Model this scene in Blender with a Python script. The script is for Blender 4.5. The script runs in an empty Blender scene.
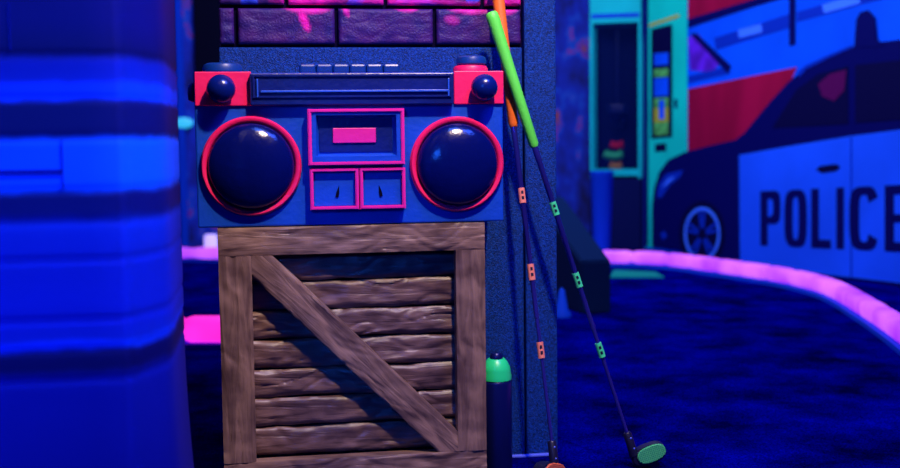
import bpy, bmesh, math, random
from mathutils import Vector, Matrix, noise
random.seed(7)
C = bpy.context.scene.collection
sc = bpy.context.scene
# ------------------------------------------------------------------ camera survey
F, H = 1179.0, 0.659
yaw, pit, rol = math.radians(9), math.atan((234-140)/1179.0), math.radians(.7)
def ray(px, py):
    u = (px-450)/F; v = (234-py)/F
    u, v = u*math.cos(rol)+v*math.sin(rol), -u*math.sin(rol)+v*math.cos(rol)
    fy = math.cos(pit)+v*math.sin(pit); z = -math.sin(pit)+v*math.cos(pit)
    return Vector((u*math.cos(yaw)+fy*math.sin(yaw), -u*math.sin(yaw)+fy*math.cos(yaw), z))
EYE = Vector((0, 0, H))
def onY(px, py, y):
    r = ray(px, py); return EYE + r*(y/r.y)
def G(px, py, z=0):
    r = ray(px, py); return EYE + r*((z-H)/r.z)
cd = bpy.data.cameras.new('camera'); cam = bpy.data.objects.new('camera', cd); C.objects.link(cam); sc.camera = cam
f0 = ray(450, 234).normalized(); r0 = (ray(451, 234)-ray(450, 234)).normalized(); u0 = r0.cross(f0)
m = Matrix((r0, u0, -f0)).transposed().to_4x4(); m.translation = EYE; cam.matrix_world = m
cd.sensor_width = 36; cd.lens = 36*F/900; cd.clip_start = .05
cd.dof.use_dof = True; cd.dof.focus_distance = 2.22; cd.dof.aperture_fstop = 3.0
sc.view_settings.view_transform = 'Standard'; sc.view_settings.look = 'None'
sc.view_settings.gamma = 1; sc.view_settings.exposure = 0; sc.view_settings.use_curve_mapping = False

# ------------------------------------------------------------------ materials
def new_mat(name):
    mt = bpy.data.materials.new(name); mt.use_nodes = True
    n = mt.node_tree.nodes; return mt, n, mt.node_tree.links, n['Principled BSDF']
def plain(name, col, rough=.5, metal=0, bump=0, bscale=60, var=0, vscale=12, spec=None, emit=None, es=0, dark=None, stretch=None):
    mt, n, l, b = new_mat(name)
    b.inputs['Base Color'].default_value = (*col, 1); b.inputs['Roughness'].default_value = rough
    b.inputs['Metallic'].default_value = metal; b.inputs['Specular IOR Level'].default_value = (.06 if name.startswith('print') or rough >= .55 else .5) if spec is None else spec
    tc = n.new('ShaderNodeTexCoord'); src = tc.outputs['Object']
    if stretch:
        mp = n.new('ShaderNodeMapping'); mp.inputs['Scale'].default_value = stretch; l.new(src, mp.inputs['Vector']); src = mp.outputs['Vector']
    if var:
        t = n.new('ShaderNodeTexNoise'); t.inputs['Scale'].default_value = vscale; t.inputs['Detail'].default_value = 5
        l.new(src, t.inputs['Vector'])
        r = n.new('ShaderNodeValToRGB'); r.color_ramp.elements[0].position = .35; r.color_ramp.elements[1].position = .68
        dk = dark or tuple(c*(1-var) for c in col)
        r.color_ramp.elements[0].color = (*dk, 1); r.color_ramp.elements[1].color = (*col, 1)
        l.new(t.outputs['Fac'], r.inputs['Fac']); l.new(r.outputs['Color'], b.inputs['Base Color'])
    if bump:
        t = n.new('ShaderNodeTexNoise'); t.inputs['Scale'].default_value = bscale; t.inputs['Detail'].default_value = 4
        l.new(src, t.inputs['Vector'])
        bp = n.new('ShaderNodeBump'); bp.inputs['Strength'].default_value = bump; bp.inputs['Distance'].default_value = .004
        l.new(t.outputs['Fac'], bp.inputs['Height']); l.new(bp.outputs['Normal'], b.inputs['Normal'])
    if emit:
        b.inputs['Emission Color'].default_value = (*emit, 1); b.inputs['Emission Strength'].default_value = es
    return mt
M = {}
M['box_blue'] = plain('boombox_blue_paint', (.002, .072, .56), .42, bump=.25, bscale=90, var=.25, vscale=9)
M['box_navy'] = plain('boombox_navy_paint', (.002, .012, .16), .35, bump=.3, bscale=70, var=.3)
M['dome'] = plain('speaker_dome_navy', (.001, .004, .085), .17, bump=.3, bscale=45)
M['knob'] = plain('knob_navy', (.002, .010, .14), .22, bump=.2, bscale=60)
M['topknob'] = plain('top_knob_blue', (.002, .04, .22), .4)
M['button'] = plain('button_blue', (.002, .035, .20), .35)
M['line_blue'] = plain('light_blue_edge', (.02, .10, .60), .35)
M['pink'] = plain('hot_pink_paint', (.98, .010, .12), .45, bump=.2, bscale=70)
M['magenta'] = plain('magenta_paint', (.85, .012, .30), .45, bump=.2, bscale=70)
M['black'] = plain('black_paint', (.001, .001, .012), .7)
M['column_blue'] = plain('grainy_blue_coating', (.002, .060, .38), .5, bump=.7, bscale=420, var=.75, vscale=300, spec=.18)
M['column_dark'] = plain('grainy_dark_blue_coating', (.004, .018, .14), .7, bump=.5, bscale=240)
M['mortar'] = plain('dark_mortar', (.002, .001, .02), .9, bump=.5)
M['trim_pale'] = plain('pale_blue_trim', (.10, .16, .8), .5)
M['can_dark'] = plain('spray_can_dark_blue', (.004, .008, .10), .3, metal=.3)
M['can_green'] = plain('neon_green_plastic', (.02, .85, .22), .35)
M['lime'] = plain('lime_rubber_grip', (.13, .90, .07), .5, bump=.2, bscale=200)
M['orange'] = plain('orange_rubber_grip', (.95, .17, .012), .5, bump=.2, bscale=200)
M['shaft'] = plain('dark_blue_steel', (.05, .045, .42), .22, metal=.7)
M['shaft_v'] = plain('violet_steel', (.30, .22, .75), .25, metal=.7)
M['hosel'] = plain('black_rubber', (.006, .006, .03), .4)
M['lab_g'] = plain('mint_sticker', (.06, .80, .28), .5)
M['lab_o'] = plain('coral_sticker', (.95, .26, .16), .5)
M['plastic_blue'] = plain('blue_plastic', (.003, .06, .6), .6)
M['ramp'] = plain('black_felt', (.001, .014, .06), .9, bump=.3)
M['teal'] = plain('teal_enamel', (.004, .72, .62), .6, var=.2, vscale=3)
M['glass_dark'] = plain('machine_interior_navy', (.002, .006, .07), .7)
M['toy_red'] = plain('red_plush', (.95, .02, .06), .8)
M['toy_green'] = plain('green_plush', (.08, .9, .3), .8)
M['toy_yellow'] = plain('orange_plush', (.8, .35, .08), .8)
M['mat_green'] = plain('green_turf_mat', (.002, .30, .20), .9)
def kerb_mat(name, c1, c2, es):
    mt, n, l, b = new_mat(name)
    tc = n.new('ShaderNodeTexCoord'); t = n.new('ShaderNodeTexNoise'); t.inputs['Scale'].default_value = 4
    r = n.new('ShaderNodeValToRGB'); r.color_ramp.elements[0].position = .35; r.color_ramp.elements[1].position = .65
    r.color_ramp.elements[0].color = (*c1, 1); r.color_ramp.elements[1].color = (*c2, 1)
    l.new(tc.outputs['Object'], t.inputs['Vector']); l.new(t.outputs['Fac'], r.inputs['Fac'])
    l.new(r.outputs['Color'], b.inputs['Emission Color']); b.inputs['Emission Strength'].default_value = es
    b.inputs['Base Color'].default_value = (.4, .1, .5, 1); b.inputs['Roughness'].default_value = .3
    return mt
M['kerb_violet'] = kerb_mat('lilac_lit_tube', (.33, .018, .72), (.66, .13, 1.0), 1.08)
M['kerb_pink'] = kerb_mat('pink_lit_tube', (.9, .005, .35), (1.0, .03, .75), 1.1)
M['glow_white'] = plain('lit_lilac_lamp', (.5, .4, .8), .4, emit=(.55, .42, 1), es=1.0)
M['glow_teal'] = plain('lit_teal_lamp', (.1, .5, .6), .4, emit=(.02, .5, .75), es=.8)

def wood_mat(name, c1, c2):
    mt, n, l, b = new_mat(name)
    tc = n.new('ShaderNodeTexCoord'); mp = n.new('ShaderNodeMapping'); mp.inputs['Scale'].default_value = (6, 25, 55)
    l.new(tc.outputs['Object'], mp.inputs['Vector'])
    t = n.new('ShaderNodeTexNoise'); t.inputs['Scale'].default_value = 1; t.inputs['Detail'].default_value = 6; t.inputs['Distortion'].default_value = 1.2
    l.new(mp.outputs['Vector'], t.inputs['Vector'])
    t2 = n.new('ShaderNodeTexNoise'); t2.inputs['Scale'].default_value = 14; t2.inputs['Detail'].default_value = 4
    l.new(tc.outputs['Object'], t2.inputs['Vector'])
    mx = n.new('ShaderNodeMath'); mx.operation = 'MULTIPLY_ADD'; mx.inputs[1].default_value = .55
    l.new(t.outputs['Fac'], mx.inputs[0])
    m2 = n.new('ShaderNodeMath'); m2.operation = 'MULTIPLY'; m2.inputs[1].default_value = .45; l.new(t2.outputs['Fac'], m2.inputs[0]); l.new(m2.outputs[0], mx.inputs[2])
    r = n.new('ShaderNodeValToRGB'); r.color_ramp.elements[0].position = .40; r.color_ramp.elements[1].position = .60
    r.color_ramp.elements[0].color = (*c1, 1); r.color_ramp.elements[1].color = (*c2, 1)
    l.new(mx.outputs[0], r.inputs['Fac']); l.new(r.outputs['Color'], b.inputs['Base Color'])
    bp = n.new('ShaderNodeBump'); bp.inputs['Strength'].default_value = 1; bp.inputs['Distance'].default_value = .006
    l.new(mx.outputs[0], bp.inputs['Height']); l.new(bp.outputs['Normal'], b.inputs['Normal'])
    b.inputs['Roughness'].default_value = .42
    return mt
M['wood'] = wood_mat('mauve_brown_wood', (.115, .062, .045), (.30, .175, .112))
M['wood_plank'] = wood_mat('brown_plank_wood', (.075, .038, .032), (.20, .11, .08))

# ------------------------------------------------------------------ mesh helpers
def empty(name, label, cat, loc=(0, 0, 0), rotz=0, group=None):
    o = bpy.data.objects.new(name, None); C.objects.link(o); o.location = loc; o.rotation_euler = (0, 0, rotz)
    o.empty_display_size = .05
    o['label'] = label; o['category'] = cat
    if group: o['group'] = group
    return o
def link(name, bm, mat, parent=None, label=None, smooth=None, mtx=None):
    """bm is in world coordinates (or in mtx's frame); the object ends up under its parent at the right place"""
    me = bpy.data.meshes.new(name); bmesh.ops.recalc_face_normals(bm, faces=bm.faces)
    if smooth is not None:
        for f in bm.faces: f.smooth = True
        for e in bm.edges:
            if len(e.link_faces) == 2 and e.calc_face_angle(0) > math.radians(smooth): e.smooth = False
    bm.to_mesh(me); bm.free()
    me.materials.append(mat) if not isinstance(mat, list) else [me.materials.append(x) for x in mat]
    o = bpy.data.objects.new(name, me); C.objects.link(o)
    W = mtx.copy() if mtx else Matrix.Identity(4)
    if not mtx:      # put the origin at the middle of the mesh
        cs = [v.co for v in me.vertices]; c = Vector([(min(p[i] for p in cs)+max(p[i] for p in cs))/2 for i in range(3)])
        me.transform(Matrix.Translation(-c)); W = Matrix.Translation(c)
    if parent:
        o.parent = parent; o.matrix_local = world_of(parent).inverted() @ W
    else: o.matrix_local = W
    if label: o['label'] = label
    return o
def world_of(o):
    w = Matrix.LocRotScale(o.location, o.rotation_euler, o.scale)
    return world_of(o.parent) @ w if o.parent else w
def tag(o, label, cat, group=None):
    o['label'] = label; o['category'] = cat
    if group: o['group'] = group
    return o
def struct(o): o['kind'] = 'structure'; return o
def box(bm, x0, x1, y0, y1, z0, z1, bev=0, seg=2):
    t = bmesh.new()
    bmesh.ops.create_cube(t, size=1)
    for v in t.verts: v.co = Vector(((x0+x1)/2+v.co.x*(x1-x0), (y0+y1)/2+v.co.y*(y1-y0), (z0+z1)/2+v.co.z*(z1-z0)))
    if bev: bmesh.ops.bevel(t, geom=t.edges[:], offset=bev, segments=seg, profile=.5, affect='EDGES')
    merge(bm, t); return bm
def merge(bm, t):
    me = bpy.data.meshes.new('tmp'); t.to_mesh(me); t.free(); bm.from_mesh(me); bpy.data.meshes.remove(me)
def mkbox(*a, **k): return box(bmesh.new(), *a, **k)
def tube(bm, pts, radii, seg=20, cap=True):
    rings = []
    for i, p in enumerate(pts):
        p = Vector(p); a = Vector(pts[max(i-1, 0)]); b = Vector(pts[min(i+1, len(pts)-1)]); t = (b-a).normalized()
        s = t.cross(Vector((0, 1, 0))) if abs(t.y) < .9 else t.cross(Vector((1, 0, 0)))
        s.normalize(); w = s.cross(t)
        rings.append([bm.verts.new(p + (s*math.cos(2*math.pi*k/seg)+w*math.sin(2*math.pi*k/seg))*radii[i]) for k in range(seg)])
    for A, B in zip(rings, rings[1:]):
        for k in range(seg): bm.faces.new((A[k], A[(k+1) % seg], B[(k+1) % seg], B[k]))
    if cap: bm.faces.new(rings[0][::-1]); bm.faces.new(rings[-1])
    return bm
def lathe(bm, prof, org, axis='y-', seg=48, sx=1, sz=1):
    """prof = [(radius, height)], turned about an axis through org. 'y-' faces the camera side, 'z' stands up"""
    org = Vector(org); rings = []
    def P(r, h, a):
        if axis == 'z': return org+Vector((r*math.cos(a)*sx, r*math.sin(a), h))
        if axis == 'x-': return org+Vector((-h, r*math.cos(a), r*math.sin(a)))
        return org+Vector((r*math.cos(a)*sx, -h, r*math.sin(a)*sz))
    for r, h in prof:
        rings.append([bm.verts.new(P(0, h, 0))] if r < 1e-6 else [bm.verts.new(P(r, h, 2*math.pi*k/seg)) for k in range(seg)])
    for A, B in zip(rings, rings[1:]):
        for k in range(seg):
            q = (k+1) % seg
            if len(A) == 1 and len(B) == 1: continue
            if len(A) == 1: bm.faces.new((A[0], B[q], B[k]))
            elif len(B) == 1: bm.faces.new((A[k], A[q], B[0]))
            else: bm.faces.new((A[k], A[q], B[q], B[k]))
    if len(rings[0]) > 1: bm.faces.new(rings[0])
    if len(rings[-1]) > 1: bm.faces.new(rings[-1])
    return bm
def prism(bm, pts, d):
    """closed polygon of 3D points extruded by vector d"""
    d = Vector(d); A = [bm.verts.new(Vector(p)) for p in pts]; B = [bm.verts.new(Vector(p)+d) for p in pts]; n = len(A)
    bm.faces.new(A); bm.faces.new(B[::-1])
    for i in range(n): bm.faces.new((A[i], B[i], B[(i+1) % n], A[(i+1) % n]))
    return bm
def frame_rect(bm, x0, x1, z0, z1, w, yf, yb, bev=.0015):
    """rectangular ring in an xz plane"""
    o = [(x0, z0), (x1, z0), (x1, z1), (x0, z1)]; i = [(x0+w, z0+w), (x1-w, z0+w), (x1-w, z1-w), (x0+w, z1-w)]
    t = bmesh.new()
    V = {}
    for nm, L in (('o', o), ('i', i)):
        for k, (x, z) in enumerate(L):
            V[nm, k, 0] = t.verts.new((x, yf, z)); V[nm, k, 1] = t.verts.new((x, yb, z))
    for k in range(4):
        q = (k+1) % 4
        for d in (0, 1): t.faces.new((V['o', k, d], V['o', q, d], V['i', q, d], V['i', k, d]))
        t.faces.new((V['o', k, 0], V['o', q, 0], V['o', q, 1], V['o', k, 1])); t.faces.new((V['i', k, 0], V['i', q, 0], V['i', q, 1], V['i', k, 1]))
    if bev:
        bmesh.ops.recalc_face_normals(t, faces=t.faces)
        bmesh.ops.bevel(t, geom=[e for e in t.edges if all(abs(v.co.y-yf) < 1e-6 for v in e.verts) and len(e.link_faces) == 2 and e.calc_face_angle(0) > .5], offset=bev, segments=2, affect='EDGES')
    merge(bm, t); return bm
def board(length, width, thick, seed, us=None, ue=None, wob=.0, ends=True, amp=.0022, step=.004, gx=9, gz=42, rnd=.002):
    """rough carved board: local x along the grain, z across, front face towards -y at y=0"""
    bm = bmesh.new(); nu = max(6, int(length/step)); nv = max(5, int(width/(step*.8)))
    us = us or (lambda v: -length/2); ue = ue or (lambda v: length/2)
    g = []
    for i in range(nu+1):
        row = []
        for j in range(nv+1):
            v = -width/2+width*j/nv; a = us(v); b = ue(v); u = a+(b-a)*i/nu
            vv = v + (wob*noise.noise(Vector((u*14, seed*3.1, 1 if v > 0 else 5)))*(abs(v)/(width/2))**3)
            e = min(j, nv-j)/nv*width
            if ends: e = min(e, min(i, nu-i)/nu*length)
            edge = rnd*max(0, 1-e/(rnd*1.6))**2
            q = Vector((u*gx, v*gz+2.5*noise.noise(Vector((u*6, v*9, seed))), seed*1.7))
            d = amp*noise.noise(q)+amp*.8*noise.noise(Vector((u*35, v*60, seed)))
            rg = noise.noise(Vector((u*7, v*gz*.9+1.6*noise.noise(Vector((u*9, v*5, seed+3))), seed*2.3)))
            d += amp*.75*(1-min(1, abs(rg)*7))
            d += amp*1.5*max(0, noise.noise(Vector((u*5, v*12, seed+9))))
            row.append(bm.verts.new((u, d+edge, vv)))
        g.append(row)
    for i in range(nu):
        for j in range(nv): bm.faces.new((g[i][j], g[i+1][j], g[i+1][j+1], g[i][j+1]))
    loop = [g[i][0] for i in range(nu+1)]+[g[nu][j] for j in range(1, nv+1)]+[g[i][nv] for i in range(nu-1, -1, -1)]+[g[0][j] for j in range(nv-1, 0, -1)]
    back = [bm.verts.new((w.co.x, thick, w.co.z)) for w in loop]; n = len(loop)
    for k in range(n): bm.faces.new((loop[k], back[k], back[(k+1) % n], loop[(k+1) % n]))
    bm.faces.new(back); return bm
def boardat(name, bm, mat, parent, x, y, z, ang=0, label=None):
    mt = Matrix.Translation((x, y, z)) @ Matrix.Rotation(-ang, 4, 'Y')
    return link(name, bm, mat, parent, label, smooth=40, mtx=mt)

# ================================================================== SETTING
mt, n, l, b = new_mat('dark_blue_carpet')
tc = n.new('ShaderNodeTexCoord')
t = n.new('ShaderNodeTexNoise'); t.inputs['Scale'].default_value = 5; t.inputs['Detail'].default_value = 8; t.inputs['Roughness'].default_value = .7
t2 = n.new('ShaderNodeTexNoise'); t2.inputs['Scale'].default_value = 260; t2.inputs['Detail'].default_value = 2
l.new(tc.outputs['Object'], t.inputs['Vector']); l.new(tc.outputs['Object'], t2.inputs['Vector'])
r = n.new('ShaderNodeValToRGB'); r.color_ramp.elements[0].position = .36; r.color_ramp.elements[1].position = .66
r.color_ramp.elements[0].color = (0, .0, .07, 1); r.color_ramp.elements[1].color = (0, .002, .46, 1)
l.new(t.outputs['Fac'], r.inputs['Fac'])
mx = n.new('ShaderNodeMix'); mx.data_type = 'RGBA'; mx.blend_type = 'MULTIPLY'; mx.inputs['Factor'].default_value = .8
r2 = n.new('ShaderNodeValToRGB'); r2.color_ramp.elements[0].position = .3; r2.color_ramp.elements[1].position = .7
l.new(t2.outputs['Fac'], r2.inputs['Fac']); l.new(r.outputs['Color'], mx.inputs['A']); l.new(r2.outputs['Color'], mx.inputs['B'])
l.new(mx.outputs['Result'], b.inputs['Base Color'])
bp = n.new('ShaderNodeBump'); bp.inputs['Strength'].default_value = .8; bp.inputs['Distance'].default_value = .01
l.new(t2.outputs['Fac'], bp.inputs['Height']); l.new(bp.outputs['Normal'], b.inputs['Normal']); b.inputs['Roughness'].default_value = .95; b.inputs['Specular IOR Level'].default_value = .0
M['carpet'] = mt
struct(link('floor', mkbox(-3.5, 5, -.5, 8, -.05, 0), M['carpet']))
# back wall with sprayed colours
mt, n, l, b = new_mat('sprayed_back_wall')
tc = n.new('ShaderNodeTexCoord'); mp = n.new('ShaderNodeMapping'); mp.inputs['Scale'].default_value = (9, 9, 5); l.new(tc.outputs['Object'], mp.inputs['Vector'])
t = n.new('ShaderNodeTexNoise'); t.inputs['Scale'].default_value = 1; t.inputs['Detail'].default_value = 3; l.new(mp.outputs['Vector'], t.inputs['Vector'])
r = n.new('ShaderNodeValToRGB'); cr = r.color_ramp
cr.elements[0].position = .3; cr.elements[0].color = (0, .003, .10, 1); cr.elements[1].position = .52; cr.elements[1].color = (.0, .03, .5, 1)
for p, c in ((.58, (.0, .10, .6)), (.61, (.35, .02, .30)), (.64, (.01, .05, .5)), (.70, (.45, .08, .05))):
    e = cr.elements.new(p); e.color = (*c, 1)
l.new(t.outputs['Fac'], r.inputs['Fac']); l.new(r.outputs['Color'], b.inputs['Base Color']); b.inputs['Roughness'].default_value = .8
M['back'] = mt
struct(link('wall_back', mkbox(-3.5, 4.2, 7.6, 7.7, 0, 2.6), M['back']))
# right wall: runs obliquely from beside the machine towards the viewer
wA, wB = G(643, 250.5), G(900, 286)
wd = (wA-wB); wd.z = 0; wd.normalize(); wn = Vector((wd.y, -wd.x, 0))          # wn points away from the course
if wn.x < 0: wn = -wn
def onM(px, py, off=0):
    rr = ray(px, py); o = wA - wn*off
    return EYE + rr*((o-EYE).dot(wn)/rr.dot(wn))
M['wallr'] = plain('navy_wall_paint', (.004, .02, .22), .7, bump=.3)
wE = wB - wd*2.2
struct(link('wall_right', prism(bmesh.new(), [wA, wE, wE+Vector((0, 0, 2.6)), wA+Vector((0, 0, 2.6))], wn*.05), M['wallr']))

# ================================================================== WALL PRINT (flat graphic on the wall)
mp_blue = plain('print_bright_blue', (.002, .11, .95), .6, var=.25, vscale=3)
mp_mid = plain('print_mid_blue', (.002, .03, .42), .6)
mp_pale = plain('print_pale_blue', (.05, .22, 1), .6)
mp_dark = plain('print_navy', (.001, .002, .085), .6)
mp_black = plain('print_near_black', (.002, .002, .04), .6)
mp_red = plain('print_red', (.42, .004, .05), .6, var=.35, vscale=5, stretch=(1, 1, .2))
mp_wine = plain('print_wine_red', (.09, .003, .07), .6)
mp_violet = plain('print_violet', (.16, .02, .75), .6, var=.5, vscale=14)
mp_door = plain('print_white_door_panel', (.010, .12, .98), .6, var=.2, vscale=2)
mp_teal = plain('print_teal', (.004, .78, .50), .6, var=.15, vscale=4)
mp_green = plain('print_lime', (.12, .62, .12), .6, var=.5, vscale=25)
mp_yel = plain('print_yellow', (.45, .45, .03), .6)
mu = empty('wall_mural', 'large printed wall picture of a police car parked before a red and blue shopfront', 'mural', (wA+wB)/2)
def patch(name, pts, mat, off, label=None, parent=None):
    return link(name, prism(bmesh.new(), [onM(x, y, off) for x, y in pts], wn*.0018), mat, parent or mu, label)
bk = patch('shopfront_backdrop', [(645, -35), (1100, -150), (1100, 345), (900, 285), (645, 249)], mp_blue, .002, 'bright blue shopfront backdrop')
patch('red_awning', [(688, -60), (900, -110), (775, -3), (688, 20)], mp_red, .004, 'dark red awning along the top', bk)
patch('awning_dark_edge', [(688, 19), (790, -12), (790, -4), (750, 8), (688, 28)], mp_dark, .005, None, bk)  # dark line along the awning's lower edge
patch('window_band', [(714, 38), (792, 13), (792, 27), (716, 50)], mp_mid, .004, 'dark blue window band', bk)
patch('window_light', [(738, 30), (761, 24), (762, 32), (739, 38)], mp_pale, .006, None, bk)
patch('window_band', [(797, 12), (900, -18), (900, -6), (797, 22)], mp_mid, .004, 'dark blue window band', bk)
patch('window_light', [(822, 5), (858, -6), (860, 3), (824, 13)], mp_pale, .006, None, bk)
patch('signpost', [(789, -10), (795, -12), (795, 44), (789, 46)], mp_dark, .008, 'dark upright post', bk)
patch('violet_patch', [(688, 38), (698, 34), (722, 60), (712, 72), (690, 70)], mp_violet, .005, 'violet patch', bk)  # violet area of the print
patch('dark_diagonal_strut', [(690, 34), (696, 33), (731, 66), (728, 74)], mp_dark, .007, None, bk)
patch('lower_strut', [(688, 76), (728, 66), (730, 73), (688, 83)], mp_mid, .006, None, bk)
patch('red_shutter', [(688, 89), (797, 67), (760, 150), (688, 160)], mp_red, .004, 'plain red shutter', bk)
# teal ticket machine in the print
vm = patch('ticket_machine', [(645, -40), (687, -52), (687, 250), (645, 247)], mp_teal, .006, 'teal ticket machine with a tall dark window')
patch('machine_edge', [(645, -40), (648, -41), (648, 246), (645, 246)], mp_dark, .008, None, vm)
patch('display_window', [(651, 29), (672, 24), (672, 137), (651, 139)], mp_black, .009, 'tall dark window', vm)
patch('trim_line', [(649, 24), (679, 14), (679, 17), (649, 27)], mp_yel, .009, 'thin yellow line', vm)
for y0, y1, mm in ((53, 65, mp_blue), (69, 77, mp_green), (78, 96, mp_blue), (98, 108, mp_green), (108, 122, mp_yel), (122, 135, mp_green)):
    patch('product_picture', [(654, y0+.5), (668, y0-.5), (668, y1-.5), (654, y1+.5)], mm, .011, None, vm)
patch('product_picture', [(659, 100), (664, 100), (664, 119), (659, 119)], mp_blue, .013, None, vm)
patch('coin_slot', [(655, 144), (666, 143), (666, 151), (655, 152)], mp_black, .009, None, vm)
patch('pull_handle', [(674, 99), (677, 99), (677, 108), (674, 108)], mp_dark, .010, None, vm)
# the car
car_pts = [(652, 246), (652, 205), (654, 188), (659, 172), (668, 160), (685, 152), (712, 145), (735, 140), (744, 133), (768, 104), (788, 82), (806, 68), (830, 57), (852, 47), (880, 42), (915, 38), (960, 36), (1040, 44), (1085, 80), (1095, 170), (1095, 320), (960, 296), (900, 286)]
cb = patch('car_body', car_pts, mp_dark, .014, 'dark navy police car body')
patch('side_window', [(772, 128), (796, 90), (818, 74), (848, 66), (848, 124)], mp_black, .017, 'dark front side window', cb)
patch('side_window', [(855, 65), (940, 56), (1000, 70), (1000, 112), (855, 123)], mp_black, .017, 'dark rear side window', cb)
patch('window_reflection', [(818, 84), (830, 74), (846, 70), (844, 90), (834, 101), (822, 96)], mp_wine, .019, 'dull red reflection', cb)
patch('roof_light_bar', [(854, 47), (856, 20), (860, 12), (868, 10), (874, 16), (876, 38), (884, 45), (876, 47)], mp_dark, .017, None, cb)
patch('roof_highlight', [(797, 72), (806, 65), (830, 54), (852, 45), (853, 47), (830, 57), (806, 69), (799, 77)], mp_mid, .016, None, cb)
patch('door_panel', [(739, 155), (790, 146), (851, 136), (960, 122), (1060, 128), (1060, 308), (960, 292), (900, 283), (820, 274), (740, 263)], mp_door, .017, 'pale door panel carrying the lettering', cb)
patch('door_seam', [(850.4, 137), (851.6, 137), (851.6, 277), (850.4, 277)], mp_mid, .0195, None, cb)
patch('door_handle', [(816, 170), (820, 166), (836, 164), (840, 167), (836, 171), (822, 173)], mp_black, .020, 'dark door handle', cb)
patch('headlamp', [(657, 197), (659, 184), (666, 174), (683, 170), (680, 177), (670, 185), (661, 198)], mp_mid, .017, 'long swept headlamp', cb)
patch('headlamp_glint', [(661, 188), (668, 179), (676, 176), (667, 184)], mp_pale, .019, None, cb)
patch('fog_lamp', [(660, 234), (664, 231), (667, 236), (663, 240)], mp_mid, .017, None, cb)
def epatch(name, cx, cy, r1x, r1y, r0x, r0y, mat, off, parent, label=None, a0=0, a1=360, N=40):
    bm = bmesh.new()
    for k in range(N):
        A = [math.radians(a0+(a1-a0)*q/N) for q in (k, k+1)]
        q = [(cx+r1x*math.cos(A[0]), cy+r1y*math.sin(A[0])), (cx+r1x*math.cos(A[1]), cy+r1y*math.sin(A[1])),
             (cx+r0x*math.cos(A[1]), cy+r0y*math.sin(A[1])), (cx+r0x*math.cos(A[0]), cy+r0y*math.sin(A[0]))]
        prism(bm, [onM(x, y, off) for x, y in q], wn*.0018)
    bmesh.ops.remove_doubles(bm, verts=bm.verts, dist=1e-6)
    return link(name, bm, mat, parent, label)
wh = epatch('wheel', 702, 234, 23, 33, .3, .4, mp_black, .0165, mu, 'front wheel with pale spokes')
epatch('wheel_rim', 702, 234, 18, 27, 15.5, 23.5, mp_pale, .019, wh)
for k in range(5):
    a = math.radians(-90+72*k)
    for s in (-.16, .16):
        c1 = (702+4*math.cos(a+s), 234+6*math.sin(a+s)); c2 = (702+16*math.cos(a+s), 234+24*math.sin(a+s)); nx, ny = -math.sin(a)*1.3, math.cos(a)*1.6
        patch('wheel_spoke', [(c1[0]-nx, c1[1]-ny), (c2[0]-nx, c2[1]-ny), (c2[0]+nx, c2[1]+ny), (c1[0]+nx, c1[1]+ny)], mp_mid, .021, None, wh)
# POLICE lettering
def Lq(x0, x1):     # unit square -> place in the print; top and bottom run in perspective
    def f(u, v):
        zx = x0+(x1-x0)*u; k = (zx-296)/(665-296.)
        top = 200-17*k; bot = 333+17*k; zy = bot+(top-bot)*v
        return (640+zx/2.462, 110+zy/2.462)
    return f
def quad(bm, f, pts):
    prism(bm, [onM(*f(u, v), .0205) for u, v in pts], wn*.0018)
def rect(bm, f, u0, u1, v0, v1): quad(bm, f, [(u0, v0), (u1, v0), (u1, v1), (u0, v1)])
def supr(bm, f, cu, cv, ru, rv, wu, wv, a0, a1, N=36):
    def S(a, x, y):
        c, s = math.cos(a), math.sin(a); e = .55
        return (cu+x*math.copysign(abs(c)**e, c), cv+y*math.copysign(abs(s)**e, s))
    for k in range(N):
        A = math.radians(a0+(a1-a0)*k/N); B = math.radians(a0+(a1-a0)*(k+1)/N)
        quad(bm, f, [S(A, ru, rv), S(B, ru, rv), S(B, ru-wu, rv-wv), S(A, ru-wu, rv-wv)])
def letter(ch, x0, x1):
    bm = bmesh.new(); f = Lq(x0, x1)
    if ch == 'P': rect(bm, f, 0, .36, 0, 1); rect(bm, f, .3, .6, .86, 1); rect(bm, f, .3, .6, .40, .53); supr(bm, f, .55, .70, .45, .30, .36, .16, -90, 90)
    if ch == 'O': supr(bm, f, .5, .5, .5, .5, .36, .125, 0, 360)
    if ch == 'L': rect(bm, f, 0, .38, 0, 1); rect(bm, f, .3, 1, 0, .14)
    if ch == 'I': rect(bm, f, 0, 1, 0, 1)
    if ch == 'C': supr(bm, f, .5, .5, .5, .5, .33, .125, 28, 332)
    if ch == 'E': rect(bm, f, 0, .36, 0, 1); rect(bm, f, .3, 1, .86, 1); rect(bm, f, .3, .9, .44, .56); rect(bm, f, .3, 1, 0, .14)
    link('letter', bm, mp_dark, cb)
for a in (('P', 296, 345), ('O', 355, 410), ('L', 421, 469), ('I', 483, 501), ('C', 515, 586), ('E', 602, 664)): letter(*a)

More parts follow.
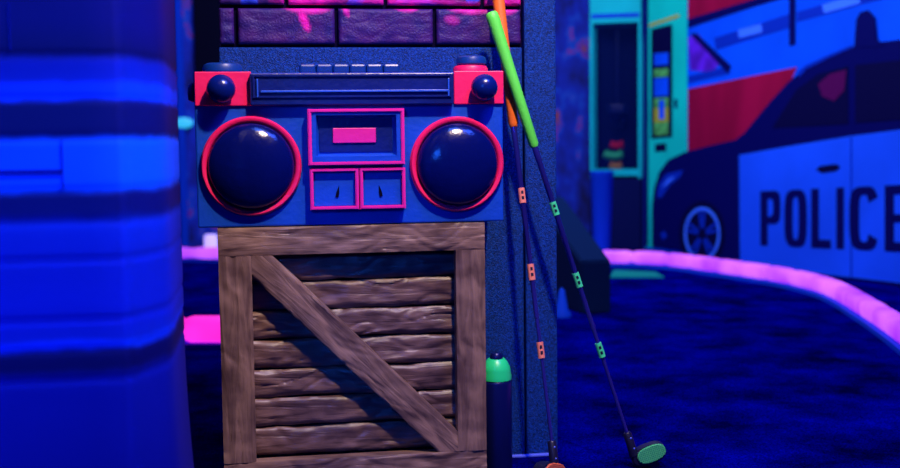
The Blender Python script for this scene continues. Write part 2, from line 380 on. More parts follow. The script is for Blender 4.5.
# ================================================================== PRIZE MACHINE beside the wall
mb = Matrix.Translation((2.062, 6.735, 0)) @ Matrix.Rotation(math.radians(-22), 4, 'Z')
pm = empty('prize_machine', 'tall teal framed prize machine with a dark glass front, left of the police car picture', 'arcade machine', (2.062, 6.735, 0), math.radians(-22))
W = .150
def mbx(name, mat, *a, **k):
    bm = mkbox(*a, **k); return link(name, bm, mat, pm, mtx=mb)
mbx('base_cabinet', M['glass_dark'], -W, W, .004, .26, 0, .42, bev=.004)
mbx('back_panel', M['glass_dark'], -W, W, .24, .26, .42, 1.40)
for s in (-1, 1):
    mbx('corner_post', M['teal'], min(s*W, s*(W-.018)), max(s*W, s*(W-.018)), 0, .028, .42, 1.33, bev=.003)
    mbx('corner_post', M['teal'], min(s*W, s*(W-.018)), max(s*W, s*(W-.018)), .21, .238, .42, 1.33, bev=.003)
mbx('bottom_rail', M['teal'], -W+.018, W-.018, 0, .022, .435, .475, bev=.003)
hd = mbx('header', M['teal'], -W, W, 0, .238, 1.33, 1.55, bev=.004)
link('header_stripe', mkbox(-W+.01, W-.01, -.004, 0, 1.36, 1.385), M['plastic_blue'], hd, mtx=mb)
mbx('shelf', M['plastic_blue'], -W+.018, W-.018, .022, .238, .445, .46)
mt, n, l, b = new_mat('tinted_glass'); b.inputs['Base Color'].default_value = (.0, .01, .08, 1); b.inputs['Roughness'].default_value = .15; b.inputs['Alpha'].default_value = .25; b.inputs['Specular IOR Level'].default_value = .15
mbx('glass_pane', mt, -W+.018, W-.018, .008, .011, .475, 1.33)
ch = mbx('claw_head', M['box_navy'], -.05, .05, .09, .17, .80, .86, bev=.015)
link('claw_cable', tube(bmesh.new(), [(0, .13, .86), (0, .13, 1.33)], [.006, .006], 10), M['box_navy'], ch, mtx=mb)
for k in range(3):
    a = 2*math.pi*k/3+.5
    link('claw_finger', tube(bmesh.new(), [(0, .13, .80), (.045*math.cos(a), .13+.045*math.sin(a), .77), (.02*math.cos(a), .13+.02*math.sin(a), .72)], [.006, .007, .004], 8), M['box_navy'], ch, mtx=mb)
def blob(name, c, r, mat, label, sq=(1, 1, .8), ears=True):
    bm = bmesh.new(); bmesh.ops.create_icosphere(bm, subdivisions=3, radius=r)
    for v in bm.verts:
        v.co = Vector((v.co.x*sq[0], v.co.y*sq[1], v.co.z*sq[2]))*(1+.12*noise.noise(v.co*30))
    for s in (-1, 1):
        t_ = bmesh.new(); bmesh.ops.create_icosphere(t_, subdivisions=2, radius=r*.35)
        for v in t_.verts: v.co += Vector((s*r*.6*sq[0], 0, r*.75*sq[2]))
        merge(bm, t_)
    for v in bm.verts: v.co += Vector(c)
    o = link(name, bm, mat, None, smooth=60, mtx=None)
    o.matrix_local = mb @ Matrix.Translation(o.location)
    tag(o, label, 'toy'); return o
blob('plush_toy', (-.005, .09, .487), .038, M['toy_yellow'], 'orange plush toy lowest inside the prize machine', (1.1, .9, .62))
blob('plush_toy', (-.02, .09, .552), .05, M['toy_green'], 'green plush toy in the middle of the pile inside the prize machine', (1.3, .9, .48))
blob('plush_toy', (.0, .09, .612), .04, M['toy_red'], 'red plush toy topmost of the pile inside the prize machine', (1.1, .9, .6))
p = G(602, 262); bm = lathe(bmesh.new(), [(.040, 0), (.043, .01), (.060, .46), (.064, .465), (.064, .485), (.056, .485), (.050, .30), (.0, .30)], (p.x, p.y, 0), 'z', 24)
tag(link('waste_bin', bm, M['plastic_blue'], None, smooth=40), 'blue tapered plastic bin standing in front of the prize machine', 'bin')

# ================================================================== KERBS
def catmull(P, step):
    P = [Vector(p) for p in P]; out = []
    Q = [P[0]*2-P[1]]+P+[P[-1]*2-P[-2]]
    for i in range(1, len(Q)-2):
        for k in range(40):
            t = k/40; a, b_, c, d = Q[i-1:i+3]
            out.append(.5*((2*b_)+(c-a)*t+(2*a-5*b_+4*c-d)*t*t+(3*b_-a-3*c+d)*t**3))
    out.append(P[-1]); res = [out[0]]; acc = 0
    for a, b_ in zip(out, out[1:]):
        acc += (b_-a).length
        if acc >= step: res.append(b_); acc = 0
    return res
def sweep(bm, pts, sec, seglen=None, step=.01):
    rings = []
    for i, p in enumerate(pts):
        t = (pts[min(i+1, len(pts)-1)]-pts[max(i-1, 0)]).normalized(); s = Vector((t.y, -t.x, 0)).normalized()
        k = 1.0
        if seglen:
            d = (i*step) % seglen; d = min(d, seglen-d); k = 1-.24*max(0, 1-d/.016)
        zc = sum(z for _, z in sec)/len(sec)
        rings.append([bm.verts.new(p+s*x*k+Vector((0, 0, zc+(z-zc)*k))) for x, z in sec])
    n_ = len(sec)
    for A, B in zip(rings, rings[1:]):
        for k in range(n_): bm.faces.new((A[k], A[(k+1) % n_], B[(k+1) % n_], B[k]))
    bm.faces.new(rings[0]); bm.faces.new(rings[-1]); return bm
def kerb(label, P, mat, h=.085, w=.08):
    root = empty('light_kerb', label, 'lit kerb', (P[0][0], P[0][1], 0))
    pts = catmull([(x, y, 0) for x, y in P], .01)
    link('base_channel', sweep(bmesh.new(), pts, [(-w/2-.008, 0), (w/2+.008, 0), (w/2+.008, .016), (-w/2-.008, .016)]), M['plastic_blue'], root)
    sec = [(w/2*math.copysign(abs(math.cos(a))**.6, math.cos(a)), .016+(h-.016)/2+(h-.016)/2*math.copysign(abs(math.sin(a))**.6, math.sin(a))) for a in [2*math.pi*k/20 for k in range(20)]]
    link('lit_tube', sweep(bmesh.new(), pts, sec, .13), mat, root, smooth=50)
    return root
kerb('long lilac glowing kerb curving along the carpet below the police car picture',
     [(-2.2, 7.35), (-.357, 6.70), (1.0, 6.18), (1.76, 5.88), (2.02, 5.64), *[(lambda q: (q.x+.035, q.y))(G(*e)) for e in ((740, 280), (780, 287), (822, 299), (860, 322), (900, 352), (960, 405), (1030, 480))]], M['kerb_violet'], .080, .074)
kerb('short hot pink glowing kerb seen between the blue block pillar and the crate', [(-1.1, 4.05), (-.7, 3.98), (-.214, 3.87), (.2, 3.77), (.6, 3.7)], M['kerb_pink'], .1, .09)
g1, g2, g3, g4 = G(614, 271), G(655, 273), G(664, 278), G(610, 278)
tag(link('turf_mat', prism(bmesh.new(), [g4, g3, g2, g1], (0, 0, .006)), M['mat_green']), 'thin green strip of turf lying on the carpet in front of the kerb', 'mat')

# black ramp block behind the corner post
fl, fr_ = G(581, 314), G(613, 314); yb_ = fl.y+.55
tl, tr = onY(535, 188, yb_), onY(563, 196, yb_)
V = [(fl.x, fl.y, 0), (fr_.x, fl.y, 0), (fr_.x, fl.y, .20), (fl.x, fl.y, .20), (tl.x, yb_, 0), (tr.x, yb_, 0), (tr.x, yb_, tr.z), (tl.x, yb_, tr.z)]
bm = bmesh.new(); V = [bm.verts.new(v) for v in V]
for q in ((0, 1, 2, 3), (3, 2, 6, 7), (1, 5, 6, 2), (0, 3, 7, 4), (4, 7, 6, 5), (0, 4, 5, 1)): bm.faces.new([V[i] for i in q])
bmesh.ops.recalc_face_normals(bm, faces=bm.faces)
bmesh.ops.bevel(bm, geom=bm.edges[:], offset=.006, segments=2, affect='EDGES')
tag(link('ramp_block', bm, M['ramp']), 'black sloping ramp block on the carpet behind the blue corner post', 'ramp')
p = G(562, 317)
bm = lathe(bmesh.new(), [(.035, 0), (.035, .012), (.022, .03), (.01, .10), (.0, .11)], (p.x, p.y, 0), 'z', 24)
tag(link('marker_cone', bm, M['plastic_blue'], smooth=40), 'small blue cone on the carpet beside the black ramp block', 'cone')

# things glimpsed between pillar and boombox
p = onY(211, 243, 7.0)
tag(link('lantern', lathe(bmesh.new(), [(.035, 0), (.04, .005), (.04, .115), (.03, .13), (0, .13)], (onY(211, 240, 6.95).x, 6.95, 0), 'z', 20), M['glow_white'], smooth=40), 'small glowing pale lilac lantern on the floor left of the crate', 'lantern')
p = onY(183, 123, 7.6)
bm = lathe(bmesh.new(), [(.03, 0), (.035, .01), (.055, .03), (.05, .06), (.0, .075)], (p.x, 7.598, p.z), 'y-', 24, sx=1.2, sz=.65)
tag(link('wall_lamp', bm, M['glow_teal'], smooth=40), 'teal lamp on the far wall between the blue pillar and the boombox', 'lamp')
p0, p1 = onY(196, 95, 7.6), onY(224, -30, 7.6)
tag(link('dark_wall_sheet', mkbox(p0.x, p1.x+.3, 7.56, 7.598, p0.z, 2.0, bev=.004), M['black']), 'tall black sheet added for the darkness on the far wall left of the brick column', 'panel')  # added sheet: its black stands in for darkness on the far wall
p0 = onY(180, 100, 7.6)
tag(link('drain_pipe', tube(bmesh.new(), [(p0.x, 7.569, 0), (p0.x, 7.569, 2.3)], [.03, .03], 20), M['plastic_blue'], smooth=40), 'blue vertical pipe on the far wall beside the added black sheet', 'pipe')

# ================================================================== BLUE BLOCK PILLAR (left)
def zat(py): return onY(90, py, 1.5).z
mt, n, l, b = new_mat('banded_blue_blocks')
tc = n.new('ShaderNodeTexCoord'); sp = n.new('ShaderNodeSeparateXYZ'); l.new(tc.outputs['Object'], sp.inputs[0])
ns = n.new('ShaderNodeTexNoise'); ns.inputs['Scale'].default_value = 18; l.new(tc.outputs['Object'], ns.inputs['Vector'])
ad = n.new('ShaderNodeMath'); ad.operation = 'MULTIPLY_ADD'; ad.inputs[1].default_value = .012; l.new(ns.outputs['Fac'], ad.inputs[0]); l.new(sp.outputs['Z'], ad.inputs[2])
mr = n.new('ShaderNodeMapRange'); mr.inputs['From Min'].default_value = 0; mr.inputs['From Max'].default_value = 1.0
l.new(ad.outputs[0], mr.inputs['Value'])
r = n.new('ShaderNodeValToRGB'); cr = r.color_ramp; l.new(mr.outputs[0], r.inputs['Fac'])  # base colour alternates pale and dark by height
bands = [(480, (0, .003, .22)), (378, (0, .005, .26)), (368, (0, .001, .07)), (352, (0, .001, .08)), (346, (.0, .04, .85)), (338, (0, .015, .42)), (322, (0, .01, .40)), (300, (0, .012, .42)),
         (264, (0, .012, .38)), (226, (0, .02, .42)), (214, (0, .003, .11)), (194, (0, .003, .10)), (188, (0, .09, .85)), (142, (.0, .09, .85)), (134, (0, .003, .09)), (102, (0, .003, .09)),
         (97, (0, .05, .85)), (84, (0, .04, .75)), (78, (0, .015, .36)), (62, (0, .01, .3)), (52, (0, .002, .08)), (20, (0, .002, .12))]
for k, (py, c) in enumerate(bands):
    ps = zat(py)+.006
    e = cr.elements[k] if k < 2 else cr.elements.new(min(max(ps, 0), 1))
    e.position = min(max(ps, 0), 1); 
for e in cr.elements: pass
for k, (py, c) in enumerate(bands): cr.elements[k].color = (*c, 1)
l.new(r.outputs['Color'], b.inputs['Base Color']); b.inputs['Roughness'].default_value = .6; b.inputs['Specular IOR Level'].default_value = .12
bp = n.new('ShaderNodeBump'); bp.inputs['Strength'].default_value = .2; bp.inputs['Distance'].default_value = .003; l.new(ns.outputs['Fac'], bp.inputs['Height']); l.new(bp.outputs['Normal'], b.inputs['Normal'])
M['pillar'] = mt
gro = [zat(y) for y in (56, 98, 137, 190, 222, 260, 320, 350, 380)]
def poff(z):
    o = 0
    for g in gro: o -= .0018*math.exp(-((z-g)/.003)**2)
    if z < .34: o += .02*((.34-z)/.34)**1.5
    return o
foot = [(-1.0, 1.5), (-.75, 1.5), (-.6, 1.5), (-.45, 1.5), (-.3, 1.5), (-.2, 1.5), (-.165, 1.5), (-.158, 1.503), (-.15, 1.517), (-.127, 1.568), (-.120, 1.585), (-.115, 1.60), (-.113, 1.63), (-.113, 1.85), (-.13, 1.9), (-1.0, 1.9)]
nrm = [(0, -1)]*7+[(.4, -.9), (.8, -.6), (.9, -.4), (.95, -.3), (1, 0), (1, 0), (1, 0), (0, 1), (0, 1)]
bm = bmesh.new(); rings = []; NZ = 300
for i in range(NZ+1):
    z = 1.6*i/NZ; o_ = poff(z)
    rings.append([bm.verts.new((x-.012+a*o_, y+c*o_, z)) for (x, y), (a, c) in zip(foot, nrm)])
for A, B in zip(rings, rings[1:]):
    for k in range(len(foot)): bm.faces.new((A[k], A[(k+1) % len(foot)], B[(k+1) % len(foot)], B[k]))
bm.faces.new(rings[0]); bm.faces.new(rings[-1])
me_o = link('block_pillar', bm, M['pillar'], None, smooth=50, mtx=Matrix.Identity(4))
tag(me_o, 'broad blurred blue pillar of blocks coloured in light and dark bands, nearest on the left', 'pillar')

def joint(a, b_):
    (x0, y0), (x1, y1) = a, b_; p, q = onY(x0, y0, 1.5), onY(x1, y1, 1.5)
    o = link('mortar_joint', mkbox(min(p.x, q.x), max(p.x, q.x), 1.4985, 1.503, min(p.z, q.z), max(p.z, q.z)), plain('joint_navy', (0, .008, .25), .8), me_o)
joint((61, 140), (64, 188)); joint((-60, 171), (62, 174)); joint((8, 2), (11, 50)); joint((-60, 139), (-57, 188))
# ================================================================== BRICK COLUMN
XL, XR, XP = -.078, .597, .531
col = empty('brick_column', 'square column with dark purple bricks and grainy blue boards behind the boombox', 'column', ((XL+XR)/2, 2.55, 0))
link('column_core', mkbox(XL+.004, XP, 2.385, 2.75, 0, 1.7), M['mortar'], col)
link('lower_panel', mkbox(XL, XP-.003, 2.366, 2.384, 0, .845, bev=.003), M['column_blue'], col, 'grainy blue lower board')
po = link('corner_post', mkbox(XP, XR, 2.36, 2.75, 0, 1.7, bev=.003), M['column_blue'], col, 'grainy blue upright corner board')
# bricks: one mesh, sculpted and sprayed
def paint(x, z, s):
    base = (.040+.03*noise.noise(Vector((x*40, z*40, 2))), .010, .13)
    k = 0.0
    for cx, cz, rx, rz, a in SPR:
        d = ((x-cx+ (z-cz)*.35)/rx)**2+((z-cz)/rz)**2
        k = max(k, a*max(0, 1-d)**.7 if d < 1 else 0)
    k = min(1, k*(1+.5*noise.noise(Vector((x*60, z*60, 5)))))
    if z > .925: k = max(k, .5+.9*noise.noise(Vector((x*17, z*10, 3)))) if x > .02 else k
    k = max(0, min(1, k)); mg = (.95, .01, .42)
    if z > .925 and noise.noise(Vector((x*22, z*22, 11))) > .25: base = (.02, .05, .6)
    if abs(x-.42) < .02 and abs(z-.885) < .02: mg = (.6, .03, .1)
    return tuple(base[i]*(1-k)+mg[i]*k for i in range(3))
def bxz(px, py): q = onY(px, py, 2.37); return q.x, q.z
SPR = []
for px, py, rx, rz, a in ((304, 20, .010, .026, 1), (306, 3, .055, .024, 1), (346, 10, .007, .016, .9), (405, 4, .03, .018, .9), (452, 20, .018, .012, .35), (470, 8, .05, .014, .7), (500, 6, .04, .02, .9), (370, 2, .03, .013, .6)):
    x, z = bxz(px, py); SPR.append((x, z, rx, rz, a))
mt, n, l, b = new_mat('sprayed_purple_brick')
at = n.new('ShaderNodeAttribute'); at.attribute_name = 'paint'; l.new(at.outputs['Color'], b.inputs['Base Color']); b.inputs['Roughness'].default_value = .5; b.inputs['Specular IOR Level'].default_value = .22
tc = n.new('ShaderNodeTexCoord'); ns = n.new('ShaderNodeTexNoise'); ns.inputs['Scale'].default_value = 230; l.new(tc.outputs['Object'], ns.inputs['Vector'])
bp = n.new('ShaderNodeBump'); bp.inputs['Strength'].default_value = .6; bp.inputs['Distance'].default_value = .003; l.new(ns.outputs['Fac'], bp.inputs['Height']); l.new(bp.outputs['Normal'], b.inputs['Normal'])
bm = bmesh.new(); rowh = .0775; zb = .852
jx = [bxz(p_, 30)[0] for p_ in (236, 335.5, 435)]
bw = (jx[2]-jx[0])/2
for row in range(11):
    z0 = zb+row*rowh; z1 = z0+rowh-.008
    xs = [jx[0]+bw*k+(bw*.5 if row % 2 else 0) for k in range(-2, 5)]
    for xa, xb in zip(xs, xs[1:]):
        x0 = max(xa+.004, XL+.002); x1 = min(xb-.004, XP-.004)
        if x1-x0 < .012: continue
        b_ = board(x1-x0, z1-z0, .014, row*7+int(xa*50), amp=.0016, step=.004, gx=40, gz=40, rnd=.004)
        for v in b_.verts: v.co += Vector(((x0+x1)/2, 2.370, (z0+z1)/2))
        merge(bm, b_)
me = bpy.data.meshes.new('brick_face'); bmesh.ops.recalc_face_normals(bm, faces=bm.faces)
for f in bm.faces: f.smooth = True
bm.to_mesh(me); bm.free()
ca = me.color_attributes.new('paint', 'FLOAT_COLOR', 'POINT')
for i, v in enumerate(me.vertices): ca.data[i].color = (*paint(v.co.x, v.co.z, 0), 1)
me.materials.append(mt)
o = bpy.data.objects.new('brick_face', me); C.objects.link(o); o.parent = col; o.matrix_local = world_of(col).inverted(); o['label'] = 'dark purple bricks with pink spray paint'
link('base_strip', mkbox(.44, .585, 2.347, 2.358, 0, .006, bev=.002), M['trim_pale'], col, 'pale blue strip at the foot')

# ================================================================== CRATE
cx0, cx1, cz1, cy = -.084, .4155, .502, 2.2
cr_ = empty('wooden_crate', 'large brown wooden crate with a diagonal brace standing under the boombox', 'crate', ((cx0+cx1)/2, 2.27, 0))
wl, wr, wt, wb = .060, .056, .052, .061
boardat('top_beam', board(cx1-cx0, wt, .03, 1, rnd=.0012), M['wood'], cr_, (cx0+cx1)/2, cy, cz1-wt/2)
boardat('bottom_beam', board(cx1-cx0, wb, .03, 2, rnd=.0012), M['wood'], cr_, (cx0+cx1)/2, cy, wb/2)
hh = cz1-wt-wb-.0004
boardat('side_beam', board(hh, wl, .03, 3, ends=False, rnd=.0012), M['wood'], cr_, cx0+wl/2, cy, wb+hh/2+.0002, math.pi/2)
boardat('side_beam', board(hh, wr, .03, 4, ends=False, rnd=.0012), M['wood'], cr_, cx1-wr/2, cy, wb+hh/2+.0002, math.pi/2)
ix0, ix1, iz0, iz1 = cx0+wl, cx1-wr, wb, cz1-wt
A_ = Vector((ix0, iz1)); B_ = Vector((ix1, iz0)); d_ = (B_-A_); L_ = d_.length; d_.normalize(); th = math.atan2(d_.y, d_.x)
pw = .054; tt = abs(math.tan(th))
def us_(v):  # local v>0 is up-right side: bounded by the top inner edge; v<0 by the left inner edge
    return -L_/2+(v/tt if v > 0 else -v*tt)+.0005
def ue_(v):
    return L_/2-(v*tt if v > 0 else -v/tt)-.0005
boardat('diagonal_brace', board(L_, pw, .029, 5, us_, ue_, ends=False, rnd=.002), M['wood'], cr_, (ix0+ix1)/2, cy+.0005, (iz0+iz1)/2, th)
zs = [wb+.001, .119, .175, .2305, .286, .3415, .397, iz1-.001]
for k in range(7):
    h_ = zs[k+1]-zs[k]-.003
    boardat('plank', board(ix1-ix0+.03, h_, .012, 20+k, wob=.003, amp=.0034, rnd=.006, gx=8, gz=34), M['wood_plank'], cr_, (ix0+ix1)/2, cy+.031, (zs[k]+zs[k+1])/2)
link('side_panel', mkbox(cx0+.003, cx0+.018, cy+.0455, 2.350, 0, cz1-.004, bev=.002), M['wood_plank'], cr_)
link('side_panel', mkbox(cx1-.018, cx1-.003, cy+.0455, 2.350, 0, cz1-.004, bev=.002), M['wood_plank'], cr_)
link('top_panel', mkbox(cx0+.019, cx1-.019, cy+.0455, 2.350, cz1-.018, cz1-.003, bev=.002), M['wood_plank'], cr_)

# ================================================================== BOOMBOX
bx = lambda p_: onY(p_, 150, 2.2).x
bz = lambda p_, q_=350: onY(q_, p_, 2.2).z
B0, B1, Z0, Z1, YF = -.119, .4535, .5035, .786, 2.205
bb = empty('boombox', 'blue and hot pink sculpted boombox standing on the wooden crate', 'boombox', ((B0+B1)/2, 2.28, Z0))
body = link('body', mkbox(B0, B1, YF, 2.352, Z0, Z1, bev=.003), M['box_blue'], bb)
# corner panels with ball knobs
for x0, x1, kx, kr in ((B0+.0015, B0+.103, bx(223), .026), (B1-.094, B1+.001, bx(483), .025)):
    link('corner_panel', mkbox(x0, x1, YF-.005, YF, Z1-.060, Z1+.002, bev=.0015), M['pink'], bb, 'hot pink corner panel')
    prof = [(kr*.62, 0), (kr*.66, .006)]+[(kr*math.cos(a), .020+kr*.95*math.sin(a)) for a in [math.radians(q) for q in range(-38, 90, 8)]]+[(0, .020+kr*.95)]
    link('front_knob', lathe(bmesh.new(), prof, (kx, YF-.005, Z1-.030)), M['knob'], bb, 'dark blue ball shaped knob', smooth=50)
# top knobs
def disc(x, r_, z, h_, mat, lab, name='top_knob'):
    return link(name, lathe(bmesh.new(), [(r_*.9, 0), (r_, .003), (r_, h_*.55), (r_*.93, h_*.85), (r_*.75, h_), (0, h_)], (x, 2.262, z), 'z'), mat, bb, lab, smooth=35)
disc(bx(223.5), .037, Z1+.002, .019, M['topknob'], 'flat blue top knob')
disc(bx(477), .034, Z1, .016, M['pink'], 'hot pink ring under the right top knob', 'knob_collar')
disc(bx(478), .029, Z1+.016, .018, M['topknob'], 'flat blue top knob')
link('side_knob', lathe(bmesh.new(), [(.015, 0), (.018, .004), (.014, .012), (0, .014)], (B0, 2.235, bz(91)), 'x-', 24), M['knob'], bb, smooth=40)
# tuner bar
tb = link('tuner_bar', mkbox(bx(251)+.001, bx(454)-.001, YF-.018, YF, Z1-.060, Z1-.002, bev=.002), M['box_navy'], bb, 'long navy tuner bar')
frm = frame_rect(bmesh.new(), bx(254), bx(451), bz(98), bz(75), .004, YF-.0215, YF-.018, .001)
link('tuner_frame', frm, M['box_navy'], tb)
link('tuner_line', mkbox(bx(262), bx(448), YF-.0225, YF-.018, bz(92.4), bz(90.4), bev=.0006), M['line_blue'], tb, 'thin light blue line')
for q in (259, 448): link('tuner_stop', mkbox(bx(q)-.0015, bx(q)+.0015, YF-.0225, YF-.018, bz(97), bz(79), bev=.0006), M['line_blue'], tb)
for k in range(6):
    a0 = 302+k*17
    link('top_button', mkbox(bx(a0), bx(a0+16.5), 2.24, 2.27, Z1, Z1+.018, bev=.004), M['button'], bb)
# speakers
for sx_, sz_, rr in ((-.0195, .6155, .0915), (.3635, .6135, .0895)):
    sp_ = link('speaker', lathe(bmesh.new(), [(rr*.86, .002)]+[(rr*.86*math.cos(a), .010+.030*math.sin(a)) for a in [math.radians(q) for q in range(0, 90, 5)]]+[(0, .04)], (sx_, YF, sz_), seg=72), M['dome'], bb, 'dark navy domed speaker', smooth=50)
    t_ = bmesh.new(); N = 72; prof = [(rr, 0), (rr, .008), (rr-.003, .012), (rr-.008, .012), (rr-.0115, .008), (rr-.0125, 0)]
    R_ = [[t_.verts.new((sx_+q*math.cos(2*math.pi*k/N), YF-h_, sz_+q*math.sin(2*math.pi*k/N))) for k in range(N)] for q, h_ in prof]
    for i in range(len(R_)):
        A, Bq = R_[i], R_[(i+1) % len(R_)]
        for k in range(N): t_.faces.new((A[k], A[(k+1) % N], Bq[(k+1) % N], Bq[k]))
    link('speaker_ring', t_, M['pink'], sp_, 'hot pink ring', smooth=50)
# display
dx0, dx1, dz0, dz1 = bx(308), bx(403.5), bz(165), bz(109)
ds = link('display_panel', frame_rect(bmesh.new(), dx0, dx1, dz0, dz1, .0065, YF-.026, YF), M['magenta'], bb, 'magenta framed display')
# sloping blue bezel
def bezel(x0, x1, z0, z1, wx, wt_, wb_, yf, yb):
    t = bmesh.new(); o = [(x0, z0), (x1, z0), (x1, z1), (x0, z1)]; i = [(x0+wx*1.2, z0+wb_), (x1-wx*1.2, z0+wb_), (x1-wx, z1-wt_), (x0+wx, z1-wt_)]
    O = [t.verts.new((x, yf, z)) for x, z in o]; I = [t.verts.new((x, yb, z)) for x, z in i]; O2 = [t.verts.new((x, YF, z)) for x, z in o]
    m_ = [(x0+wx*.65, z0+wb_*.7), (x1-wx*.65, z0+wb_*.7), (x1-wx*.65, z1-wt_*.55), (x0+wx*.65, z1-wt_*.55)]; Q = [t.verts.new((x, yf, z)) for x, z in m_]
    for k in range(4): q = (k+1) % 4; t.faces.new((O[k], O[q], Q[q], Q[k])); t.faces.new((Q[k], Q[q], I[q], I[k])); t.faces.new((O[k], O[q], O2[q], O2[k]))
    t.faces.new(I); t.faces.new(O2); return t
link('display_bezel', bezel(dx0+.0068, dx1-.0068, dz0+.0068, dz1-.0068, .012, .008, .014, YF-.022, YF-.003), M['box_blue'], ds)
link('display_window', mkbox(dx0+.021, dx1-.021, YF-.0050, YF-.0032, dz0+.024, dz1-.016, bev=.0006), M['box_navy'], ds, 'dark blue recessed window')
link('display_bar', mkbox(bx(333), bx(376), YF-.0085, YF-.0052, bz(143), bz(128), bev=.0012), M['magenta'], ds, 'magenta bar')
for a0, a1, n0, s_ in ((309, 357.5, 337, 1), (358.5, 404, 379, -1)):
    x0, x1, z0, z1 = bx(a0), bx(a1), bz(209), bz(168)
    dl = link('dial', mkbox(x0+.0064, x1-.0064, YF-.010, YF, z0+.0064, z1-.0064, bev=.001), M['box_blue'], bb, 'square blue dial')
    link('dial_frame', frame_rect(bmesh.new(), x0, x1, z0, z1, .0062, YF-.022, YF), M['magenta'], dl, 'magenta frame')
    nx_ = bx(n0); zc = bz(190)
    link('dial_needle', prism(bmesh.new(), [(nx_-.005*s_, YF-.012, zc-.012), (nx_+.0005*s_, YF-.012, zc-.013), (nx_+.002*s_, YF-.012, zc-.006), (nx_+.002*s_, YF-.012, zc+.009), (nx_-.003*s_, YF-.012, zc-.003)], (0, .002, 0)), M['black'], dl, 'black needle')

# ================================================================== SPRAY CAN
sx_, sy_ = .4535, 2.290
can = empty('spray_can', 'dark blue spray paint can with a neon green dome beside the crate', 'spray can', (sx_, sy_, 0))
R = .0305
link('can_body', lathe(bmesh.new(), [(R*.96, 0), (R, .003), (R, .174), (R*.97, .178), (R*.90, .180), (0, .180)], (sx_, sy_, 0), 'z'), M['can_dark'], can, smooth=40)
dm = link('dome', lathe(bmesh.new(), [(R*.98, .1801), (R*.99, .188), (R*.93, .196), (R*.93, .199), (R*.88, .206), (R*.70, .217), (R*.55, .222), (0, .222)], (sx_, sy_, 0), 'z'), M['can_green'], can, 'neon green dome', smooth=40)
link('nozzle', lathe(bmesh.new(), [(R*.42, .2221), (R*.42, .228), (R*.30, .233), (0, .233)], (sx_, sy_, 0), 'z', 24), M['can_dark'], can, 'dark blue nozzle', smooth=40)

# ================================================================== PUTTERS
def putter(label, top, shaft_top, foot_, grip, lab, labels, face, ang, head_c, headdir=1, tilt=18):
    """grip from top to shaft_top, shaft down to foot_ (all 3D points)"""
    top, st, ft = Vector(top), Vector(shaft_top), Vector(foot_)
    hx = Vector(head_c)
    root = empty('golf_putter', label, 'golf club', (hx.x, hx.y, 0))
    d = (ft-top).normalized(); L = (ft-top).length; g = (st-top).length
    at_ = lambda s: top+d*s
    gs = [0, .004, .012, .03, g*.5, g-.006, g]
    link('grip', tube(bmesh.new(), [at_(s) for s in gs], [.0085, .0120, .0130, 0.0124, .0110, .0098, .007], 28), grip, root, smooth=40)
    cuts = [g-.002, g+.03, g+.031, g+.2, g+.201, g+.38, g+.381, L-.035]
    rad = [.0060, .0060, .0055, .0055, .0048, .0046, .0037, .0033]
    cuts = [c for c in cuts if c <= L-.035]; rad = rad[:len(cuts)-1]+[.0033]
    sh = link('shaft', tube(bmesh.new(), [at_(s) for s in cuts[:-1]]+[at_(L-.035)], rad, 20), M['shaft'], root, smooth=40)
    for (s0, s1) in labels:
        lb = link('shaft_label', tube(bmesh.new(), [at_(s0), at_(s1)], [.0068, .0068], 20), lab, sh, 'bright printed band')
        side = d.cross(Vector((0, -1, 0))).normalized(); fr = side.cross(d).normalized()
        if fr.y > 0: fr = -fr
        ln = s1-s0
        for f_ in (.30, .66):
            c = at_(s0+ln*f_)+fr*.0066; q = [c+side*a_*.0023+d*b2*ln*.10 for a_, b2 in ((-1, -1), (1, -1), (1, 1), (-1, 1))]
            link('printed_mark', prism(bmesh.new(), q, fr*.0007), M['hosel'], lb)
    link('hosel', tube(bmesh.new(), [at_(L-.055), at_(L-.052), at_(L-.016), at_(L-.006)], [.0065, .0085, .009, .010], 20), M['hosel'], root, smooth=40)
    for s in (.044, .022):
        fr = Vector((.35, -1, 0)).normalized(); c = at_(L-s)+fr*.0075
        t_ = bmesh.new(); bmesh.ops.create_icosphere(t_, subdivisions=2, radius=.0026)
        for v in t_.verts: v.co += c
        link('pin', t_, M['trim_pale'], root, smooth=60)
    # head: rounded oval block, faces -y then turned by ang about z
    mh = Matrix.Translation(hx) @ Matrix.Rotation(ang, 4, 'Z') @ Matrix.Rotation(math.radians(-tilt)*headdir, 4, 'Y')
    def oval(w, h_, y0, y1, bev, c=(0, 0)):
        t = bmesh.new(); N = 40; P = []
        for k in range(N):
            a = 2*math.pi*k/N; x = w*math.copysign(abs(math.cos(a))**.75, math.cos(a)); z = h_*math.copysign(abs(math.sin(a))**.85, math.sin(a)); z += .10*h_*(x/w)
            P.append((c[0]+x, y0, c[1]+z))
        prism(t, P, (0, y1-y0, 0)); bmesh.ops.recalc_face_normals(t, faces=t.faces)
        bmesh.ops.bevel(t, geom=[e for e in t.edges if e.calc_face_angle(0) > .8], offset=bev, segments=3, affect='EDGES'); return t
    hd_ = link('head', oval(.036, .0185, -.010, .022, .004, (-.004*headdir, -.001)), M['hosel'], root, 'black rubber head', smooth=40, mtx=mh)
    fc = link('face_insert', oval(.029, .0165, -.0145, -.0102, .0015, (.002*headdir, .002)), face, hd_, 'bright dotted striking face', smooth=40, mtx=mh)
mt, n, l, b = new_mat('dotted_green_rubber')
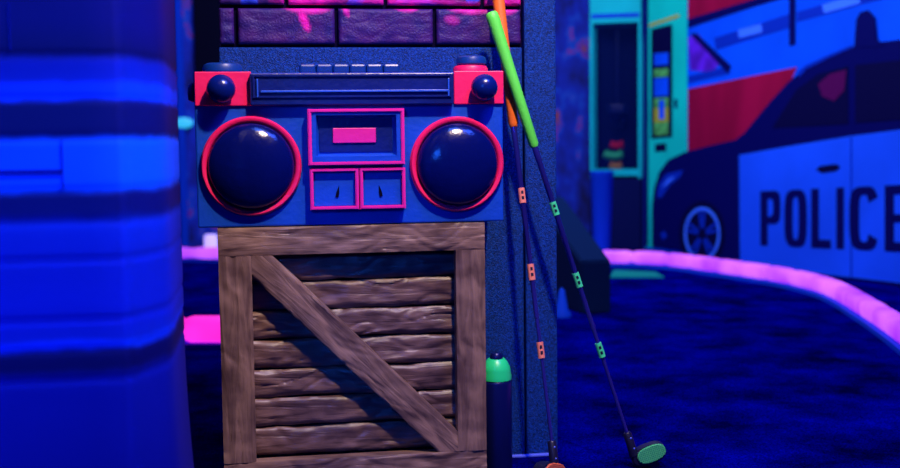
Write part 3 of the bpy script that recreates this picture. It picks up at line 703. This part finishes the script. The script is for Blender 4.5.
def dotted(name, c1, c2):
    mt, n, l, b = new_mat(name); tc = n.new('ShaderNodeTexCoord'); v = n.new('ShaderNodeTexVoronoi'); v.inputs['Scale'].default_value = 270; v.inputs['Randomness'].default_value = .15
    l.new(tc.outputs['Object'], v.inputs['Vector']); r = n.new('ShaderNodeValToRGB'); r.color_ramp.elements[0].position = .30; r.color_ramp.elements[1].position = .42
    r.color_ramp.elements[0].color = (*c2, 1); r.color_ramp.elements[1].color = (*c1, 1); l.new(v.outputs['Distance'], r.inputs['Fac']); l.new(r.outputs['Color'], b.inputs['Base Color']); b.inputs['Roughness'].default_value = .6; return mt
M['dot_g'] = dotted('dotted_green_rubber_face', (.08, .62, .20), (.01, .25, .12)); M['dot_o'] = dotted('dotted_orange_rubber_face', (.9, .2, .06), (.4, .05, .05))
# green putter: stands on the carpet and leans back against the orange one and the column
ft = onY(635, 458, 2.232); tp = onY(491, 12, 2.292); g_ = onY(534, 147, 1)
def ptline(px_y): pass
def along(top, foot_, py):      # parameter length where the line crosses image row py
    lo, hi = 0., 1.
    for _ in range(40):
        mid = (lo+hi)/2; q = top.lerp(foot_, mid)-EYE; v = q.dot(u0)/q.dot(f0)
        if 234-v*F < py: lo = mid
        else: hi = mid
    return lo*(foot_-top).length
s1 = along(tp, ft, 147); dd = (ft-tp).normalized()
labs = [(along(tp, ft, a_), along(tp, ft, c_)) for a_, c_ in ((202, 215), (273, 287), (343, 357))]
putter('putter with a lime green grip and green head, leaning across the orange gripped one', tp, tp+dd*s1, ft, M['lime'], M['lab_g'], labs, M['dot_g'], math.radians(-10), (ft.x+.030, ft.y-.004, .0285), 1)
ft = onY(555, 469, 2.19); tp = onY(495, -28, 2.346)
s1 = along(tp, ft, 127); dd = (ft-tp).normalized()
labs = [(along(tp, ft, a_), along(tp, ft, c_)) for a_, c_ in ((188, 203), (264, 280), (342, 358))]
putter('putter with an orange grip leaning upright against the blue corner post', tp, tp+dd*s1, ft, M['orange'], M['lab_o'], labs, M['dot_o'], math.radians(35), (ft.x-.012, ft.y-.014, .0185), -1)

# ================================================================== LIGHT
def area(name, loc, target, size, energy, col_, sy=None):
    ld = bpy.data.lights.new(name, 'AREA'); ld.size = size; ld.energy = energy; ld.color = col_
    if sy: ld.shape = 'RECTANGLE'; ld.size_y = sy
    o = bpy.data.objects.new(name, ld); C.objects.link(o); o.location = loc
    o.rotation_euler = (Vector(target)-Vector(loc)).to_track_quat('-Z', 'Y').to_euler(); return o
def spot(name, loc, target, energy, col_, ang, blend=.6, rad=.06):
    ld = bpy.data.lights.new(name, 'SPOT'); ld.energy = energy; ld.color = col_; ld.spot_size = math.radians(ang); ld.spot_blend = blend; ld.shadow_soft_size = rad
    o = bpy.data.objects.new(name, ld); C.objects.link(o); o.location = loc
    o.rotation_euler = (Vector(target)-Vector(loc)).to_track_quat('-Z', 'Y').to_euler(); return o
spot('key_spot', (.55, 1.15, 2.15), (.25, 2.25, .5), 205, (1, .74, .56), 76, .6, .045)
area('blue_overhead', (.4, 1.5, 2.4), (.2, 2.3, .4), .5, 15, (.03, .16, 1))
lt = area('blue_left', (-.75, -.3, 1.3), (-.62, 1.5, .65), .5, 5.2, (.01, .12, 1)); lt.data.spread = math.radians(50)  # unseen lamp, added and narrowed to brighten the pillar front
lt = area('blue_corner', (.25, 1.25, 1.6), (-.15, 1.55, .65), .25, .7, (.01, .14, 1)); lt.data.spread = math.radians(22)  # unseen lamp added to lift the pillar's right chamfer
area('course_light', (1.0, 4.4, 2.4), (2.4, 5.4, .6), .9, 66, (.62, .62, 1))
area('back_light', (.3, 5.8, 2.4), (.6, 7.4, .4), 1.0, 30, (.4, .5, 1))
area('carpet_light', (1.15, 1.3, 2.3), (1.05, 2.0, 0), .6, 32, (.03, .1, 1))
w = bpy.data.worlds.new('world'); sc.world = w; w.use_nodes = True
w.node_tree.nodes['Background'].inputs[0].default_value = (.0, .02, 1, 1); w.node_tree.nodes['Background'].inputs[1].default_value = .16
